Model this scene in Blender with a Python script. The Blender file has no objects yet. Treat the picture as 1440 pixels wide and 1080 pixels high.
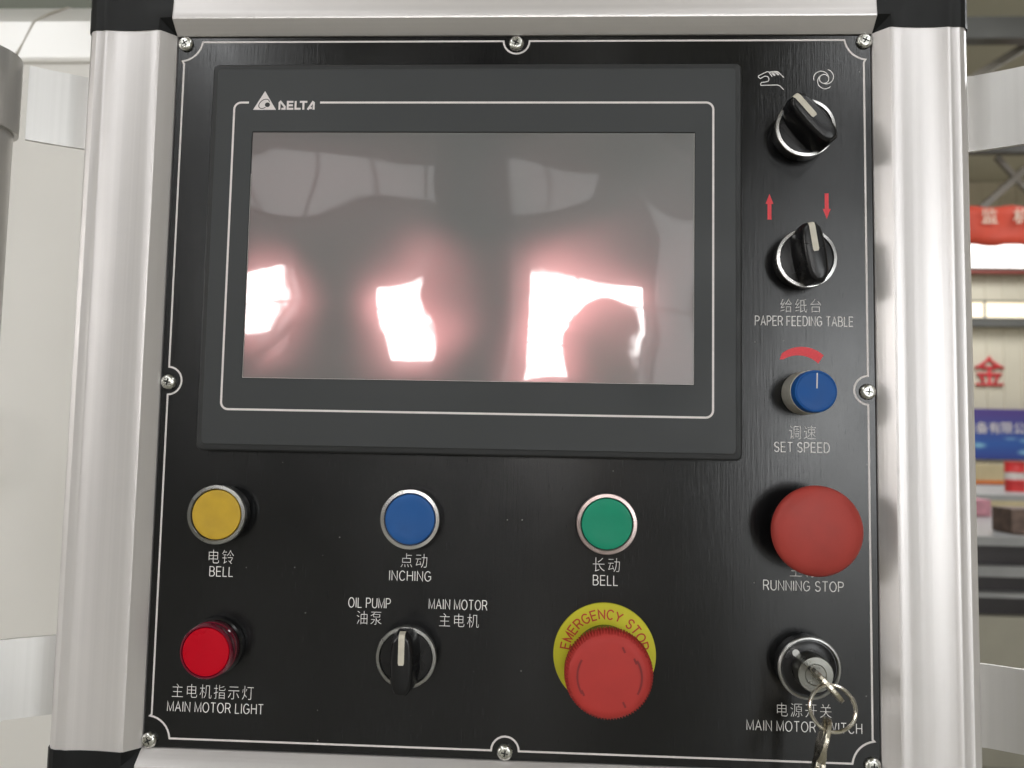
import bpy, bmesh, math, random
from mathutils import Vector, Matrix, noise
random.seed(7)
SC = bpy.context.scene
COL = SC.collection
MM = 0.001
PI = math.pi

# ------------------------------------------------------------------ camera
cam_d = bpy.data.cameras.new('camera')
cam = bpy.data.objects.new('camera', cam_d)
COL.objects.link(cam)
cam.matrix_world = Matrix(((0.99895064, -0.01606423, 0.0428901, 16.644 * MM),
                           (0.04171017, -0.06771795, -0.99683225, -377.842 * MM),
                           (0.01891777, 0.99757517, -0.06697684, -24.187 * MM),
                           (0, 0, 0, 1)))
cam_d.sensor_width = 36.0
cam_d.lens = 26.25
cam_d.clip_start = 0.01
cam_d.clip_end = 200
cam_d.dof.use_dof = True
cam_d.dof.focus_distance = 0.372
cam_d.dof.aperture_fstop = 10.5
SC.camera = cam

# ------------------------------------------------------------------ world: dim even fill, the hall itself is lit by its lamps and windows
world = bpy.data.worlds.new('World')
SC.world = world
world.use_nodes = True
bg = world.node_tree.nodes['Background']
bg.inputs['Color'].default_value = (0.8, 0.85, 0.9, 1)
bg.inputs['Strength'].default_value = 0.12

# ------------------------------------------------------------------ roof lights and exposure
def area_lamp(name, loc, rot, sx, sy, power, col=(0.97, 0.985, 1.0)):
    d = bpy.data.lights.new(name, 'AREA')
    d.shape = 'RECTANGLE'
    d.size = sx
    d.size_y = sy
    d.energy = power
    d.color = col
    o = bpy.data.objects.new(name, d)
    COL.objects.link(o)
    o.location = loc
    o.rotation_euler = rot
    return o

for lx, ly in ((-4.5, -9), (4.5, -9), (-4.5, -4), (4.5, -4), (2.5, 6), (9.0, 7), (9.5, 13)):
    area_lamp('roof_light', (lx, ly, 5.45), (0, 0, 0), 1.2, 3.5, 130 if ly < 0 else 400)
SC.view_settings.view_transform = 'Standard'
SC.view_settings.look = 'None'
SC.view_settings.exposure = -0.05
SC.view_settings.gamma = 1.0
SC.cycles.max_bounces = 8
SC.cycles.sample_clamp_indirect = 6.0
SC.cycles.caustics_reflective = False
SC.cycles.caustics_refractive = False

# ------------------------------------------------------------------ materials
def new_mat(name):
    m = bpy.data.materials.new(name)
    m.use_nodes = True
    nt = m.node_tree
    return m, nt, nt.nodes['Principled BSDF']

def node(nt, kind, **kw):
    n = nt.nodes.new(kind)
    for k, v in kw.items():
        if k.startswith('i_'):
            n.inputs[k[2:].replace('_', ' ')].default_value = v
        else:
            setattr(n, k, v)
    return n

def c4(c):
    return (c[0], c[1], c[2], 1)

def mat(name, col, rough=0.5, metal=0.0, var=0.06, nscale=60.0, bump=0.0, bscale=800.0, stretch=(1, 1, 1),
        aniso=0.0, coat=0.0, emit=0.0, spec=0.5, trans=0.0, rvar=0.08):
    m, nt, b = new_mat(name)
    L = nt.links.new
    tc = node(nt, 'ShaderNodeTexCoord')
    mp = node(nt, 'ShaderNodeMapping')
    mp.inputs['Scale'].default_value = stretch
    L(tc.outputs['Object'], mp.inputs['Vector'])
    nz = node(nt, 'ShaderNodeTexNoise')
    nz.inputs['Scale'].default_value = nscale
    nz.inputs['Detail'].default_value = 5
    L(mp.outputs[0], nz.inputs['Vector'])
    cr = node(nt, 'ShaderNodeMapRange')
    cr.inputs['From Min'].default_value = 0.3
    cr.inputs['From Max'].default_value = 0.7
    cr.inputs['To Min'].default_value = 1 - var
    cr.inputs['To Max'].default_value = 1 + var
    L(nz.outputs['Fac'], cr.inputs['Value'])
    mx = node(nt, 'ShaderNodeVectorMath', operation='SCALE')
    mx.inputs[0].default_value = col
    L(cr.outputs[0], mx.inputs['Scale'])
    L(mx.outputs[0], b.inputs['Base Color'])
    rr = node(nt, 'ShaderNodeMapRange')
    rr.inputs['From Min'].default_value = 0.3
    rr.inputs['From Max'].default_value = 0.7
    rr.inputs['To Min'].default_value = max(0.02, rough * (1 - rvar * 2))
    rr.inputs['To Max'].default_value = min(1, rough * (1 + rvar * 2))
    L(nz.outputs['Fac'], rr.inputs['Value'])
    L(rr.outputs[0], b.inputs['Roughness'])
    b.inputs['Metallic'].default_value = metal
    b.inputs['Specular IOR Level'].default_value = spec
    b.inputs['Coat Weight'].default_value = coat
    b.inputs['Coat Roughness'].default_value = 0.08
    b.inputs['Transmission Weight'].default_value = trans
    if aniso:
        b.inputs['Anisotropic'].default_value = aniso
        tv = node(nt, 'ShaderNodeCombineXYZ')
        tv.inputs[2].default_value = 1.0
        L(tv.outputs[0], b.inputs['Tangent'])
    if bump:
        bz = node(nt, 'ShaderNodeTexNoise')
        bz.inputs['Scale'].default_value = bscale
        bz.inputs['Detail'].default_value = 4
        L(mp.outputs[0], bz.inputs['Vector'])
        bp = node(nt, 'ShaderNodeBump')
        bp.inputs['Strength'].default_value = bump
        bp.inputs['Distance'].default_value = 0.0002
        L(bz.outputs['Fac'], bp.inputs['Height'])
        L(bp.outputs[0], b.inputs['Normal'])
    if emit:
        b.inputs['Emission Color'].default_value = c4(col)
        b.inputs['Emission Strength'].default_value = emit
    return m

def dust(nt, vec, scale, size, seed_scale):
    """sparse pale specks (dust and nicks) as a 0..1 mask"""
    L = nt.links.new
    vo = node(nt, 'ShaderNodeTexVoronoi')
    vo.inputs['Scale'].default_value = scale
    L(vec, vo.inputs['Vector'])
    lt = node(nt, 'ShaderNodeMath', operation='LESS_THAN')
    lt.inputs[1].default_value = size
    L(vo.outputs['Distance'], lt.inputs[0])
    sp = node(nt, 'ShaderNodeSeparateColor')
    L(vo.outputs['Color'], sp.inputs[0])
    gt = node(nt, 'ShaderNodeMath', operation='GREATER_THAN')
    gt.inputs[1].default_value = seed_scale
    L(sp.outputs[0], gt.inputs[0])
    mu = node(nt, 'ShaderNodeMath', operation='MULTIPLY')
    L(lt.outputs[0], mu.inputs[0]); L(gt.outputs[0], mu.inputs[1])
    return mu.outputs[0]

M = {}
# black brushed anodised plate: brushing runs up and down
def plate_mat():
    m, nt, b = new_mat('black_brushed_plate')
    L = nt.links.new
    tc = node(nt, 'ShaderNodeTexCoord')
    def streak(sx, sz, det):
        mp = node(nt, 'ShaderNodeMapping')
        mp.inputs['Scale'].default_value = (sx, 1, sz)
        L(tc.outputs['Object'], mp.inputs['Vector'])
        n = node(nt, 'ShaderNodeTexNoise')
        n.inputs['Scale'].default_value = 1
        n.inputs['Detail'].default_value = det
        L(mp.outputs[0], n.inputs['Vector'])
        return n
    n1 = streak(2600, 90, 4)
    n2 = streak(700, 25, 3)
    n3 = streak(14, 9, 3)
    r = node(nt, 'ShaderNodeValToRGB')
    r.color_ramp.elements[0].position = 0.35
    r.color_ramp.elements[0].color = (0.0022, 0.0024, 0.0027, 1)
    r.color_ramp.elements[1].position = 0.7
    r.color_ramp.elements[1].color = (0.011, 0.0112, 0.012, 1)
    L(n1.outputs['Fac'], r.inputs['Fac'])
    dm = dust(nt, tc.outputs['Object'], 130, 0.045, 0.72)
    mxd = node(nt, 'ShaderNodeMix', data_type='RGBA')
    mxd.inputs[7].default_value = (0.16, 0.16, 0.15, 1)
    L(dm, mxd.inputs[0]); L(r.outputs[0], mxd.inputs[6])
    L(mxd.outputs[2], b.inputs['Base Color'])
    rr = node(nt, 'ShaderNodeMapRange')
    rr.inputs['From Min'].default_value = 0.3
    rr.inputs['From Max'].default_value = 0.7
    rr.inputs['To Min'].default_value = 0.14
    rr.inputs['To Max'].default_value = 0.26
    L(n3.outputs['Fac'], rr.inputs['Value'])
    L(rr.outputs[0], b.inputs['Roughness'])
    b.inputs['Metallic'].default_value = 0.0
    b.inputs['Specular IOR Level'].default_value = 0.40
    b.inputs['Anisotropic'].default_value = 0.8
    tv = node(nt, 'ShaderNodeCombineXYZ')
    tv.inputs[2].default_value = 1.0
    L(tv.outputs[0], b.inputs['Tangent'])
    ad = node(nt, 'ShaderNodeMath', operation='ADD')
    L(n1.outputs['Fac'], ad.inputs[0])
    L(n2.outputs['Fac'], ad.inputs[1])
    bp = node(nt, 'ShaderNodeBump')
    bp.inputs['Strength'].default_value = 0.32
    bp.inputs['Distance'].default_value = 0.00008
    L(ad.outputs[0], bp.inputs['Height'])
    L(bp.outputs[0], b.inputs['Normal'])
    return m

def alu_mat(name, axis, col=(0.70, 0.67, 0.665), rough=0.34, metal=0.42):
    """satin anodised extrusion; die lines run along `axis`"""
    m, nt, b = new_mat(name)
    L = nt.links.new
    tc = node(nt, 'ShaderNodeTexCoord')
    mp = node(nt, 'ShaderNodeMapping')
    mp.inputs['Scale'].default_value = (420, 420, 1.5) if axis == 'z' else (1.5, 420, 420)
    L(tc.outputs['Object'], mp.inputs['Vector'])
    n = node(nt, 'ShaderNodeTexNoise')
    n.inputs['Scale'].default_value = 1
    n.inputs['Detail'].default_value = 5
    L(mp.outputs[0], n.inputs['Vector'])
    n2 = node(nt, 'ShaderNodeTexNoise')
    n2.inputs['Scale'].default_value = 9
    n2.inputs['Detail'].default_value = 4
    L(tc.outputs['Object'], n2.inputs['Vector'])
    av = node(nt, 'ShaderNodeMath', operation='ADD')
    L(n.outputs['Fac'], av.inputs[0])
    L(n2.outputs['Fac'], av.inputs[1])
    cr = node(nt, 'ShaderNodeMapRange')
    cr.inputs['From Min'].default_value = 0.7
    cr.inputs['From Max'].default_value = 1.3
    cr.inputs['To Min'].default_value = 0.955
    cr.inputs['To Max'].default_value = 1.03
    L(av.outputs[0], cr.inputs['Value'])
    mx = node(nt, 'ShaderNodeVectorMath', operation='SCALE')
    mx.inputs[0].default_value = col
    L(cr.outputs[0], mx.inputs['Scale'])
    L(mx.outputs[0], b.inputs['Base Color'])
    b.inputs['Metallic'].default_value = metal
    b.inputs['Roughness'].default_value = rough
    b.inputs['Anisotropic'].default_value = 0.5
    tv = node(nt, 'ShaderNodeCombineXYZ')
    tv.inputs[2 if axis == 'z' else 0].default_value = 1.0
    L(tv.outputs[0], b.inputs['Tangent'])
    bp = node(nt, 'ShaderNodeBump')
    bp.inputs['Strength'].default_value = 0.16
    bp.inputs['Distance'].default_value = 0.0004
    L(n.outputs['Fac'], bp.inputs['Height'])
    L(bp.outputs[0], b.inputs['Normal'])
    return m

def film_mat():
    """matt dark display seen through its glossy protective film: a clear lobe, a narrow
    red-tinged lobe and a wide grey one (the film and the cell grid scatter)"""
    m = bpy.data.materials.new('screen_under_film')
    m.use_nodes = True
    nt = m.node_tree
    nt.nodes.clear()
    L = nt.links.new
    out = node(nt, 'ShaderNodeOutputMaterial')
    tc = node(nt, 'ShaderNodeTexCoord')
    n = node(nt, 'ShaderNodeTexNoise')
    n.inputs['Scale'].default_value = 22
    n.inputs['Detail'].default_value = 3
    L(tc.outputs['Object'], n.inputs['Vector'])
    bp = node(nt, 'ShaderNodeBump')
    bp.inputs['Strength'].default_value = 0.03
    bp.inputs['Distance'].default_value = 0.002
    L(n.outputs['Fac'], bp.inputs['Height'])
    def lobe(col, rough):
        g = node(nt, 'ShaderNodeBsdfAnisotropic')
        g.distribution = 'BECKMANN'
        g.inputs['Color'].default_value = c4(col)
        g.inputs['Roughness'].default_value = rough
        L(bp.outputs[0], g.inputs['Normal'])
        return g
    d = node(nt, 'ShaderNodeBsdfDiffuse')
    d.inputs['Color'].default_value = (0.036, 0.038, 0.039, 1)
    g1 = lobe((0.085, 0.085, 0.085), 0.03)
    g2 = lobe((0.080, 0.030, 0.031), 0.15)
    g3 = lobe((0.078, 0.080, 0.078), 0.44)
    a1 = node(nt, 'ShaderNodeAddShader'); a2 = node(nt, 'ShaderNodeAddShader'); a3 = node(nt, 'ShaderNodeAddShader')
    L(d.outputs[0], a1.inputs[0]); L(g1.outputs[0], a1.inputs[1])
    L(a1.outputs[0], a2.inputs[0]); L(g2.outputs[0], a2.inputs[1])
    L(a2.outputs[0], a3.inputs[0]); L(g3.outputs[0], a3.inputs[1])
    L(a3.outputs[0], out.inputs['Surface'])
    return m

M['plate'] = plate_mat()
M['alu_v'] = alu_mat('satin_aluminium_upright', 'z')
M['alu_h'] = alu_mat('satin_aluminium_rail', 'x')
M['alu_band'] = alu_mat('satin_aluminium_band', 'z', (0.60, 0.585, 0.57), 0.34, 0.5)
M['film'] = film_mat()
M['hmi'] = mat('grey_bezel_plastic', (0.035, 0.038, 0.040), 0.52, var=0.06, nscale=22, bump=0.05, bscale=3000, spec=0.4)
M['hmi_edge'] = mat('grey_bezel_edge', (0.026, 0.027, 0.028), 0.5, var=0.04, spec=0.35)
M['gap_black'] = mat('black_gap', (0.008, 0.008, 0.008), 0.7)
M['print_white'] = mat('white_print', (0.82, 0.79, 0.78), 0.6, var=0.08, nscale=900)
M['print_line'] = mat('white_print_line', (0.74, 0.69, 0.68), 0.5, var=0.05, nscale=300)
M['print_red'] = mat('red_print', (0.72, 0.035, 0.05), 0.5, var=0.06, nscale=900)
M['cap_black'] = mat('black_corner_plastic', (0.011, 0.0115, 0.012), 0.45, var=0.15, nscale=120, bump=0.12, bscale=2500, spec=0.2)
M['knob_black'] = mat('black_knob_plastic', (0.009, 0.009, 0.010), 0.26, var=0.1, bump=0.03, bscale=2500, spec=0.35)
M['collar'] = mat('black_collar_metal', (0.05, 0.05, 0.052), 0.25, metal=0.6, var=0.1)
M['chrome'] = mat('bright_ring_metal', (0.52, 0.51, 0.50), 0.24, metal=1.0, var=0.04)
M['chrome_dark'] = mat('dark_reflection_ring_metal', (0.34, 0.34, 0.33), 0.3, metal=1.0, var=0.08)  # dark surroundings mirrored in the ring are put into the metal colour
M['chrome_red'] = mat('warm_ring_metal', (0.46, 0.37, 0.355), 0.3, metal=1.0, var=0.08)
M['cap_yellow'] = mat('yellow_cap', (0.54, 0.34, 0.022), 0.45, var=0.12, nscale=90, bump=0.04)
M['cap_blue'] = mat('blue_cap', (0.010, 0.09, 0.31), 0.42, var=0.1, nscale=60, bump=0.05, spec=0.35)
M['cap_green'] = mat('green_cap', (0.001, 0.26, 0.145), 0.42, var=0.1, nscale=60, bump=0.05, spec=0.3)
M['mush'] = mat('dull_red_plastic', (0.40, 0.052, 0.042), 0.5, var=0.1, nscale=60, bump=0.06, spec=0.3)
M['mush2'] = mat('coral_red_plastic', (0.46, 0.042, 0.036), 0.55, var=0.06, nscale=70, bump=0.05, spec=0.3)
M['mush_dark'] = mat('red_groove_shade', (0.22, 0.014, 0.014), 0.55, var=0.1, nscale=70)  # shade of the recessed arrow marks put into a darker red
M['legend_yellow'] = mat('yellow_legend', (0.60, 0.56, 0.022), 0.5, var=0.05, nscale=50)
M['legend_red'] = mat('red_legend_print', (0.50, 0.05, 0.02), 0.5, var=0.08)
M['lens_red'] = mat('red_lens', (0.50, 0.0, 0.012), 0.3, var=0.05, nscale=60, emit=0.05, spec=0.25)
M['lens_side'] = mat('dark_red_lens_side', (0.14, 0.004, 0.02), 0.1, var=0.1, coat=0.6)
M['speed_skirt'] = mat('brushed_skirt', (0.58, 0.56, 0.50), 0.42, metal=0.3, var=0.15, nscale=1, stretch=(900, 900, 60))
M['speed_blue'] = mat('blue_knob_cap', (0.010, 0.085, 0.31), 0.5, var=0.06, nscale=90, spec=0.25)
M['cream'] = mat('cream_inlay', (0.60, 0.56, 0.47), 0.5, var=0.05, nscale=300)
M['screw'] = mat('zinc_screw', (0.62, 0.62, 0.58), 0.27, metal=1.0, var=0.2, nscale=500, bump=0.3, bscale=900)
M['lock'] = mat('nickel_lock_face', (0.26, 0.26, 0.24), 0.3, metal=1.0, var=0.12, nscale=200)
M['brass'] = mat('worn_key_metal', (0.56, 0.52, 0.43), 0.26, metal=1.0, var=0.15, nscale=250, bump=0.1, bscale=700)
M['ringsteel'] = mat('split_ring_steel', (0.74, 0.70, 0.62), 0.17, metal=1.0, var=0.1, nscale=400)
M['white_dot'] = mat('white_mark', (0.7, 0.7, 0.68), 0.5)
M['enclosure'] = mat('white_enclosure', (0.66, 0.64, 0.61), 0.4, var=0.03)

# ------------------------------------------------------------------ object helpers
def link(o, parent=None):
    COL.objects.link(o)
    if parent is not None:
        o.parent = parent
    return o

def obj_from(name, verts, faces, m, parent=None, smooth=0.6, label=None, mats=None, fm=None):
    me = bpy.data.meshes.new(name)
    me.from_pydata(verts, [], faces)
    me.validate()
    bm = bmesh.new()
    bm.from_mesh(me)
    bmesh.ops.recalc_face_normals(bm, faces=bm.faces)
    bm.to_mesh(me)
    bm.free()
    if mats:
        for x in mats:
            me.materials.append(x)
        for p, i in zip(me.polygons, fm):
            p.material_index = i
    else:
        me.materials.append(m)
    if smooth:
        me.shade_smooth()
        me.set_sharp_from_angle(angle=smooth)
    o = bpy.data.objects.new(name, me)
    link(o, parent)
    if label:
        o['label'] = label
    return o

def P(x, z, h):
    """panel coordinates in mm (x right, z up, h towards the viewer) to metres"""
    return (x * MM, -h * MM, z * MM)

class MB:
    def __init__(s):
        s.v, s.f = [], []
    def add(s, v, f):
        n = len(s.v)
        s.v += v
        s.f += [tuple(i + n for i in q) for q in f]
    def box(s, x0, x1, y0, y1, z0, z1):
        v = [(x, y, z) for x in (x0, x1) for y in (y0, y1) for z in (z0, z1)]
        s.add(v, [(0, 1, 3, 2), (4, 6, 7, 5), (0, 4, 5, 1), (2, 3, 7, 6), (0, 2, 6, 4), (1, 5, 7, 3)])
    def tube(s, pts, r, n=12, cap=True, closed=False):
        pts = [Vector(p) for p in pts]
        N = len(pts)
        vv = []
        up = None
        for i, p in enumerate(pts):
            if closed:
                t = pts[(i + 1) % N] - pts[i - 1]
            else:
                t = pts[min(i + 1, N - 1)] - pts[max(i - 1, 0)]
            t.normalize()
            if up is None:
                up = t.orthogonal().normalized()
            up = (up - t * up.dot(t)).normalized()
            sd = t.cross(up)
            rr = r[i] if isinstance(r, (list, tuple)) else r
            for k in range(n):
                a = 2 * PI * k / n
                vv.append(tuple(p + (up * math.cos(a) + sd * math.sin(a)) * rr))
        ff = []
        for i in range(N if closed else N - 1):
            j = (i + 1) % N
            for k in range(n):
                l = (k + 1) % n
                ff.append((i * n + k, i * n + l, j * n + l, j * n + k))
        if cap and not closed:
            ff.append(tuple(range(n)))
            ff.append(tuple((N - 1) * n + k for k in range(n)))
        s.add(vv, ff)
    def build(s, name, m, parent=None, smooth=0.6, label=None):
        return obj_from(name, s.v, s.f, m, parent, smooth, label)

def lathe(name, cx, cz, prof, m, parent, n=64, label=None, smooth=0.6, closed=False, rfun=None):
    """prof: list of (r, h) in mm, turned about the panel normal"""
    v, f = [], []
    rows = []
    for (r, h) in prof:
        if r <= 1e-6:
            rows.append([len(v)])
            v.append(P(cx, cz, h))
        else:
            row = []
            for k in range(n):
                a = 2 * PI * k / n
                q = r * (rfun(a, r, h) if rfun else 1)
                row.append(len(v))
                v.append(P(cx + q * math.cos(a), cz + q * math.sin(a), h))
            rows.append(row)
    seq = list(range(len(rows) - 1))
    pairs = [(rows[i], rows[i + 1]) for i in seq]
    if closed:
        pairs.append((rows[-1], rows[0]))
    for a, b in pairs:
        for k in range(n):
            l = (k + 1) % n
            if len(a) == 1 and len(b) == 1:
                continue
            if len(a) == 1:
                f.append((a[0], b[k], b[l]))
            elif len(b) == 1:
                f.append((a[k], a[l], b[0]))
            else:
                f.append((a[k], a[l], b[l], b[k]))
    return obj_from(name, v, f, m, parent, smooth, label)

def ribbon_geo(pts, w, h, closed=False):
    """flat band of width w through 2-D points with mitred joins"""
    q_ = []
    for p in pts:
        if not q_ or (Vector(p) - q_[-1]).length > w * 0.12:
            q_.append(Vector(p))
    if closed and (q_[0] - q_[-1]).length <= w * 0.12:
        q_.pop()
    pts = q_
    N = len(pts)
    v = []
    for i in range(N):
        if closed:
            a, b = pts[i - 1], pts[(i + 1) % N]
        else:
            a, b = pts[max(i - 1, 0)], pts[min(i + 1, N - 1)]
        d1 = (pts[i] - a) if (closed or i > 0) else (b - pts[i])
        d2 = (b - pts[i]) if (closed or i < N - 1) else d1
        d1 = d1.normalized(); d2 = d2.normalized()
        n1 = Vector((-d1.y, d1.x)); n2 = Vector((-d2.y, d2.x))
        mt = n1 + n2
        if mt.length < 1e-4:
            mt = n1.copy()
        mt.normalize()
        k = min(2.0, 1.0 / max(0.35, mt.dot(n1)))
        o = mt * (w / 2 * k)
        v.append((pts[i].x + o.x, pts[i].y + o.y, h))
        v.append((pts[i].x - o.x, pts[i].y - o.y, h))
    f = [(2 * i, 2 * i + 1, 2 * i + 3, 2 * i + 2) for i in range(N - 1)]
    if closed:
        f.append((2 * N - 2, 2 * N - 1, 1, 0))
    return v, f

def ribbons(name, strokes, w, h, m, parent, label=None, closed=False):
    V, F = [], []
    for i, s in enumerate(strokes):
        v, f = ribbon_geo(s, w, h + (i % 5) * 0.012, closed)
        n = len(V)
        V += [P(*q) for q in v]
        F += [tuple(a + n for a in q) for q in f]
    return obj_from(name, V, F, m, parent, 0, label)

def arc(cx, cy, rx, ry, a0, a1, n=10):
    return [(cx + rx * math.cos(math.radians(a0 + (a1 - a0) * i / n)),
             cy + ry * math.sin(math.radians(a0 + (a1 - a0) * i / n))) for i in range(n + 1)]

# narrow sans capitals as strokes on a cell 1 high
GL = {
 'A': (0.66, [[(0, 0), (.33, 1), (.66, 0)], [(.115, .34), (.545, .34)]]),
 'B': (0.58, [[(0, 0), (0, 1), (.3, 1)] + arc(.3, .76, .22, .24, 90, -90, 8) + [(0, .52)], [(.02, .52), (.32, .52)] + arc(.32, .26, .25, .26, 90, -90, 8) + [(0, 0)]]),
 'C': (0.64, [arc(.34, .5, .33, .5, 38, 322, 18)]),
 'D': (0.62, [[(0, 0), (0, 1), (.26, 1)] + arc(.26, .5, .36, .5, 90, -90, 12) + [(0, 0)]]),
 'E': (0.54, [[(.53, 1), (0, 1), (0, 0), (.54, 0)], [(.02, .52), (.49, .52)]]),
 'F': (0.5, [[(.5, 1), (0, 1), (0, 0)], [(.02, .5), (.44, .5)]]),
 'G': (0.7, [arc(.35, .5, .35, .5, 42, 315, 18) + [(.67, .2), (.67, .48), (.38, .48)]]),
 'H': (0.6, [[(0, 0), (0, 1)], [(.6, 0), (.6, 1)], [(0.02, .52), (.58, .52)]]),
 'I': (0.04, [[(.02, 0), (.02, 1)]]),
 'L': (0.46, [[(0, 1), (0, 0), (.46, 0)]]),
 'M': (0.72, [[(0, 0), (0, 1), (.36, .05), (.72, 1), (.72, 0)]]),
 'N': (0.6, [[(0, 0), (0, 1), (.6, 0), (.6, 1)]]),
 'O': (0.72, [arc(.36, .5, .36, .5, 90, 450, 24)]),
 'P': (0.56, [[(0, 0), (0, 1), (.3, 1)] + arc(.3, .735, .26, .265, 90, -90, 8) + [(0, .47)]]),
 'R': (0.6, [[(0, 0), (0, 1), (.32, 1)] + arc(.32, .74, .25, .26, 90, -90, 8) + [(0, .48)], [(.3, .48), (.42, .38), (.6, 0)]]),
 'S': (0.56, [arc(.28, .745, .25, .255, 20, 270, 10)[:-1] + arc(.28, .245, .27, .25, 90, -165, 10)]),
 'T': (0.58, [[(0, 1), (.58, 1)], [(.29, 1), (.29, 0)]]),
 'U': (0.6, [[(0, 1), (0, .3)] + arc(.3, .3, .3, .3, 180, 360, 10) + [(.6, 1)]]),
 'W': (0.9, [[(0, 1), (.23, 0), (.45, .95), (.67, 0), (.9, 1)]]),
 'Y': (0.62, [[(0, 1), (.31, .45), (.62, 1)], [(.31, .47), (.31, 0)]]),
}
def text_strokes(txt, gap=0.25, space=0.38):
    x, out = 0, []
    for ch in txt:
        if ch == ' ':
            x += space
            continue
        w, ss = GL[ch]
        for s in ss:
            out.append([(px + x, py) for px, py in s])
        x += w + gap
    return out, x - gap

def lettering(txt, x0, x1, zc, hgt, parent, label, w=0.43, h=0.05, m=None, slope=0):
    ss, tw = text_strokes(txt)
    k = (x1 - x0) / tw
    st = [[(x0 + px * k, zc - hgt / 2 + py * hgt) for px, py in s] for s in ss]
    return ribbons('lettering', st, w, h, m or M['print_white'], parent, label)

def chinese(txt, xc, zc, size, parent, label, h=0.06, m=None, offset=-0.015, sx=0.86, spacing=1.15, shear=0.06, name='lettering'):
    c = bpy.data.curves.new('lettering', 'FONT')
    c.body = txt
    c.size = 1
    c.offset = offset
    c.space_character = spacing
    c.align_x = 'CENTER'
    c.resolution_u = 3
    t = bpy.data.objects.new('tmp', c)
    COL.objects.link(t)
    dg = bpy.context.evaluated_depsgraph_get()
    me = bpy.data.meshes.new_from_object(t.evaluated_get(dg))
    bpy.data.objects.remove(t)
    bpy.data.curves.remove(c)
    xs = [v.co.x for v in me.vertices]; ys = [v.co.y for v in me.vertices]
    cx, cy = (min(xs) + max(xs)) / 2, (min(ys) + max(ys)) / 2
    for v in me.vertices:
        x, y = (v.co.x - cx) * size * sx, (v.co.y - cy) * size
        v.co = P(xc + x, zc + y + x * 0.0 , h) if h is not None else (x, 0, y)
    me.materials.clear()
    me.materials.append(m or M['print_white'])
    o = bpy.data.objects.new(name, me)
    link(o, parent)
    if label:
        o['label'] = label
    return o

def rrect(x0, x1, z0, z1, r, n=5):
    pts = []
    for cx, cz, a in ((x1 - r, z1 - r, 0), (x0 + r, z1 - r, 90), (x0 + r, z0 + r, 180), (x1 - r, z0 + r, 270)):
        pts += arc(cx, cz, r, r, a, a + 90, n)
    return pts

def stack(name, levels, m, parent, hole_last=False, cap_first=True, cap_last=True, label=None, smooth=0.6):
    """levels: list of (outline points, h); equal point counts"""
    V, F = [], []
    n = len(levels[0][0])
    for pts, h in levels:
        V += [P(x, z, h) for x, z in pts]
    for i in range(len(levels) - 1):
        for k in range(n):
            l = (k + 1) % n
            F.append((i * n + k, i * n + l, (i + 1) * n + l, (i + 1) * n + k))
    if cap_first:
        F.append(tuple(range(n)))
    if cap_last:
        F.append(tuple((len(levels) - 1) * n + k for k in range(n)))
    return obj_from(name, V, F, m, parent, smooth, label)

# ================================================================== the setting: factory hall
def stone(name, col, rough=0.8, var=0.12, ns=3.0, **k):
    return mat(name, col, rough, var=var, nscale=ns, **k)

M['hall_floor'] = stone('hall_floor_paint', (0.30, 0.29, 0.24), 0.35, 0.18, 1.4)
M['hall_wall'] = stone('cream_cladding', (0.56, 0.52, 0.42), 0.7, 0.06, 0.8)
M['hall_roof'] = stone('roof_sheet', (0.38, 0.37, 0.30), 0.7, 0.08, 0.7)
M['beam'] = stone('dark_steel_beam', (0.085, 0.085, 0.08), 0.6, 0.12, 2)
M['brace'] = stone('brace_steel', (0.16, 0.145, 0.12), 0.6, 0.12, 2)
M['banner_red'] = stone('red_banner_cloth', (0.56, 0.06, 0.028), 0.7, 0.08, 3)
M['banner_text'] = stone('banner_lettering', (0.75, 0.62, 0.5), 0.7)
M['wall_red'] = stone('red_wall_letter', (0.55, 0.03, 0.04), 0.6)

X0, X1, Y0, Y1, Z0, Z1 = -14.0, 15.0, -12.5, 17.0, -1.40, 5.6

def structure(o):
    o['kind'] = 'structure'
    return o

mb = MB(); mb.box(X0 - 1, X1 + 1, Y0 - 1, Y1 + 1, Z0 - 0.2, Z0)
structure(mb.build('floor', M['hall_floor'], smooth=0))

def ribbed_wall(name, a, b, m, pitch=0.38, z0=Z0, z1=6.6):
    a = Vector((a[0], a[1], 0)); b = Vector((b[0], b[1], 0))
    d = (b - a); Ln = d.length; d.normalize(); nn = Vector((-d.y, d.x, 0))
    prof = []
    s = 0
    while s < Ln:
        for u, q in ((0, 0), (.80, 0), (.86, .03), (.94, .03)):
            prof.append(a + d * min(Ln, s + u * pitch) + nn * q)
        s += pitch
    prof.append(b)
    V = [(p.x, p.y, z) for p in prof for z in (z0, z1)]
    F = [(2 * i, 2 * i + 2, 2 * i + 3, 2 * i + 1) for i in range(len(prof) - 1)]
    n = len(V)
    V += [(a.x - nn.x * .1, a.y - nn.y * .1, z0), (b.x - nn.x * .1, b.y - nn.y * .1, z0), (b.x - nn.x * .1, b.y - nn.y * .1, z1), (a.x - nn.x * .1, a.y - nn.y * .1, z1)]
    F.append((n, n + 1, n + 2, n + 3))
    return structure(obj_from(name, V, F, m, None, 0))

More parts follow.
